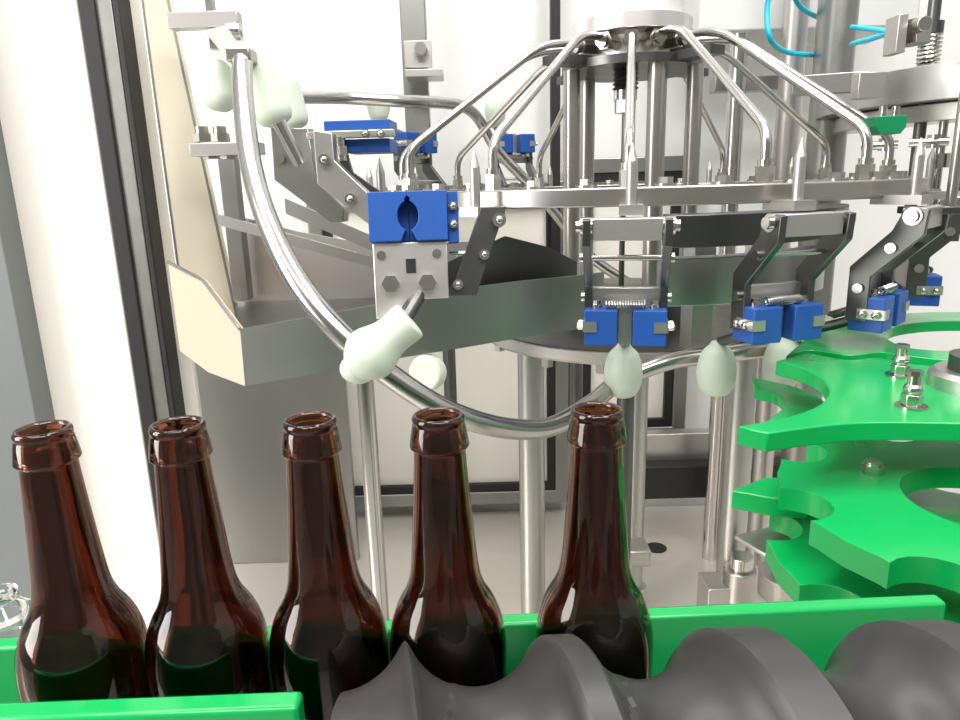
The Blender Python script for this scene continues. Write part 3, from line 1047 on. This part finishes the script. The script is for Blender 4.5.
def star(name, cx, cy, z, th, R0, npk, rp, hole, a0, label, m='green', ctr=None):
    c = ctr or gpt(cx, cy, z)
    out = []
    n_arc = 10
    for k in range(npk):
        a = a0 + 2 * PI * k / npk
        # pocket centred on angle a, circle of radius rp centred on radius R0+off
        off = 0
        cp = Vector((math.cos(a), math.sin(a))) * (R0 + off)
        half = math.acos(min(1, (off + 0) / rp * 1.0)) if off < rp else 0
        for q in range(n_arc + 1):
            t = a + PI + half * (1 - 2 * q / n_arc) * .98
            pp = cp + rp * Vector((math.cos(t), math.sin(t)))
            out.append(pp)
        a2 = a + 2 * PI / npk / 2
        w = 2 * PI / npk / 2 - rp / R0
        for s in (-.8, 0, .8):
            out.append(Vector((math.cos(a2 + s * w), math.sin(a2 + s * w))) * R0 * (1.0 if s else 1.006))
    # equal-count inner loop
    inn = [Vector((math.cos(math.atan2(p.y, p.x)), math.sin(math.atan2(p.y, p.x)))) * hole for p in out]
    return c, MB().ringprism([tuple(p) for p in out], [tuple(p) for p in inn], th)


SZ = -.250
sctr = gpt(985, 497, SZ)
c, b = star('star', 0, 0, SZ, .020, .158, 8, .0292, .066, R(178.5), '', ctr=Vector((.402, .503, SZ)))
sw = thing('star_wheel', 'bright green star wheel with round pockets and a big centre hole', 'star wheel', (c.x, c.y, SZ - .02))
b.build('star_plate', 'green', sw, bevel=.0012)
c, b = star('star', 0, 0, SZ, .020, .164, 8, .0292, .066, R(200), '', ctr=Vector((.402, .503, SZ)))
b.v = [(x, y, z - .052) for x, y, z in b.v]
b.build('lower_star_plate', 'green', sw, bevel=.0012)
MB().cyl((0, 0, -.075), (0, 0, -.5), .05, n=40).build('drive_shaft', 'steel', sw)
MB().lathe([(0, -.075), (.07, -.075), (.07, -.0325), (0, -.0325)], n=64).build('star_hub', 'green', sw)
for a in (0, 2, 4):
    p = Vector((.088 * math.cos(R(60 * a + 139)), .088 * math.sin(R(60 * a + 139)), 0))
    MB().hexa((p.x, p.y, .0199), (p.x, p.y, .028), .0095).cyl((p.x, p.y, .028), (p.x, p.y, .031), .006).build('star_bolt', 'brass', sw)
# green tooth beneath between the plates
poly_plate('guide_plate', [(732, 490), (765, 477), (800, 478), (810, 500), (790, 500), (766, 497)], -.275, .018, 'small green guide tip poking out left of the star wheel', 'guide plate')
# dark triangular bracket sheet
poly_plate('bracket_sheet', [(734, 535), (808, 517), (830, 540), (768, 556)], -.330, .004, 'thin steel bracket sheet between the star wheel plates and the right post', 'bracket', m='plate')

# bolt stacks on the big plate
def stack(px, py, label):
    c = gpt(px, py, GZ)
    t = thing('stud_stack', label, 'bolt', (c.x, c.y, GZ), group='studs on the large green plate')
    MB().cyl((0, 0, 0), (0, 0, .002), .0125, n=28).build('washer', 'chrome', t)
    MB().hexa((0, 0, .002), (0, 0, .012), .0085).build('nut', 'brass', t, bevel=.0008)
    MB().ball((0, 0, .016), .0078, 1, 1, .8).build('cap_nut', 'chrome', t)
    MB().cyl((0, 0, .018), (0, 0, .028), .0055).hexa((0, 0, .028), (0, 0, .032), .0062).build('stud', 'brass', t)


stack(911, 407, 'taller looking nut stack on the green plate, nearer the front edge')
stack(899, 376, 'nut stack on the green plate, further back beside the gap')
# turret base at right behind plate
c = gpt(962, 388, GZ)
t = thing('bearing_cap', 'round grey bearing cap on the green plate at the right edge', 'bearing cap', (c.x + .02, c.y, GZ))
MB().lathe([(0, 0), (.045, 0), (.045, .012), (.040, .016), (0, .016)], n=48).build('flange', 'plate', t)
MB().lathe([(0, .016), (.03, .016), (.03, .03), (0, .03)], n=48).build('cap', 'dark', t)
# right support with clamp, in front of right table leg
p = at(741, 565, .92)
t = thing('clamp_support', 'round clamp with socket screw at the foot of the right table leg', 'clamp', (p.x, p.y, p.z - .03))
MB().cyl((0, 0, -.06), (0, 0, .025), .024, n=32).build('body', 'steel', t, bevel=.002)
MB().box((-.034, .01, -.03), (.034, .05, .06)).build('split_block', 'plate', t, bevel=.002)
MB().cyl((0, 0, .025), (0, 0, .045), .017, n=32).build('cap_screw', 'chrome', t, bevel=.001)
MB().cyl((0, 0, BED - (p.z - .03)), (0, 0, -.06), .018, n=32).build('stem', 'steel', t)

# ------------------------------------------------------------------ lights
def area(name, loc, tgt, sx, sy, power, colr=(1, 1, 1)):
    l = bpy.data.lights.new(name, 'AREA')
    l.shape = 'RECTANGLE'
    l.size, l.size_y = sx, sy
    l.energy = power
    l.color = colr
    o = bpy.data.objects.new(name, l)
    col.objects.link(o)
    o.location = loc
    o.rotation_euler = (Vector(tgt) - Vector(loc)).to_track_quat('-Z', 'Y').to_euler()
    return o


area('overhead_light', (-.7, .2, 2.2), (-.1, .9, -.3), .45, 2.2, 29, (1, .97, .92))
area('overhead_light', (.9, .0, 2.2), (.4, .9, -.3), .45, 2.2, 29, (1, .98, .95))
area('overhead_light', (.1, -1.4, 2.0), (.1, 1.2, -.2), 2.4, .5, 38, (1, .98, .95))
area('overhead_light', (.2, .9, 2.3), (.2, 1.78, .2), 3.0, .25, 14, (1, .99, .97))  # added fill, aimed at the back wall to brighten it
area('window_light', (-1.9, -.15, .35), (0, .5, -.2), .85, 1.5, 32, (1, .98, .95))
w = bpy.data.worlds.new('world')
scene.world = w
w.use_nodes = True
nt = w.node_tree
bg = nt.nodes['Background']
tc = nt.nodes.new('ShaderNodeTexCoord')
sp = nt.nodes.new('ShaderNodeSeparateXYZ')
rp = nt.nodes.new('ShaderNodeValToRGB')
nt.links.new(tc.outputs['Generated'], sp.inputs[0])
mr = nt.nodes.new('ShaderNodeMapRange')
mr.inputs['From Min'].default_value = -1
mr.inputs['From Max'].default_value = 1
nt.links.new(sp.outputs['Z'], mr.inputs['Value'])
nt.links.new(mr.outputs['Result'], rp.inputs['Fac'])
e = rp.color_ramp.elements
e[0].position, e[0].color = .40, (.22, .22, .215, 1)
e[1].position, e[1].color = .80, (.85, .85, .84, 1)
x_ = e.new(.52)
x_.color = (.48, .48, .47, 1)
nt.links.new(rp.outputs['Color'], bg.inputs['Color'])
bg.inputs['Strength'].default_value = .75

vs = scene.view_settings
vs.view_transform = 'Standard'
vs.look = 'None'
vs.exposure = .46
vs.gamma = 1
vs.use_curve_mapping = False
scene.cycles.max_bounces = 14
scene.cycles.transmission_bounces = 12
scene.cycles.glossy_bounces = 6
scene.cycles.caustics_refractive = True
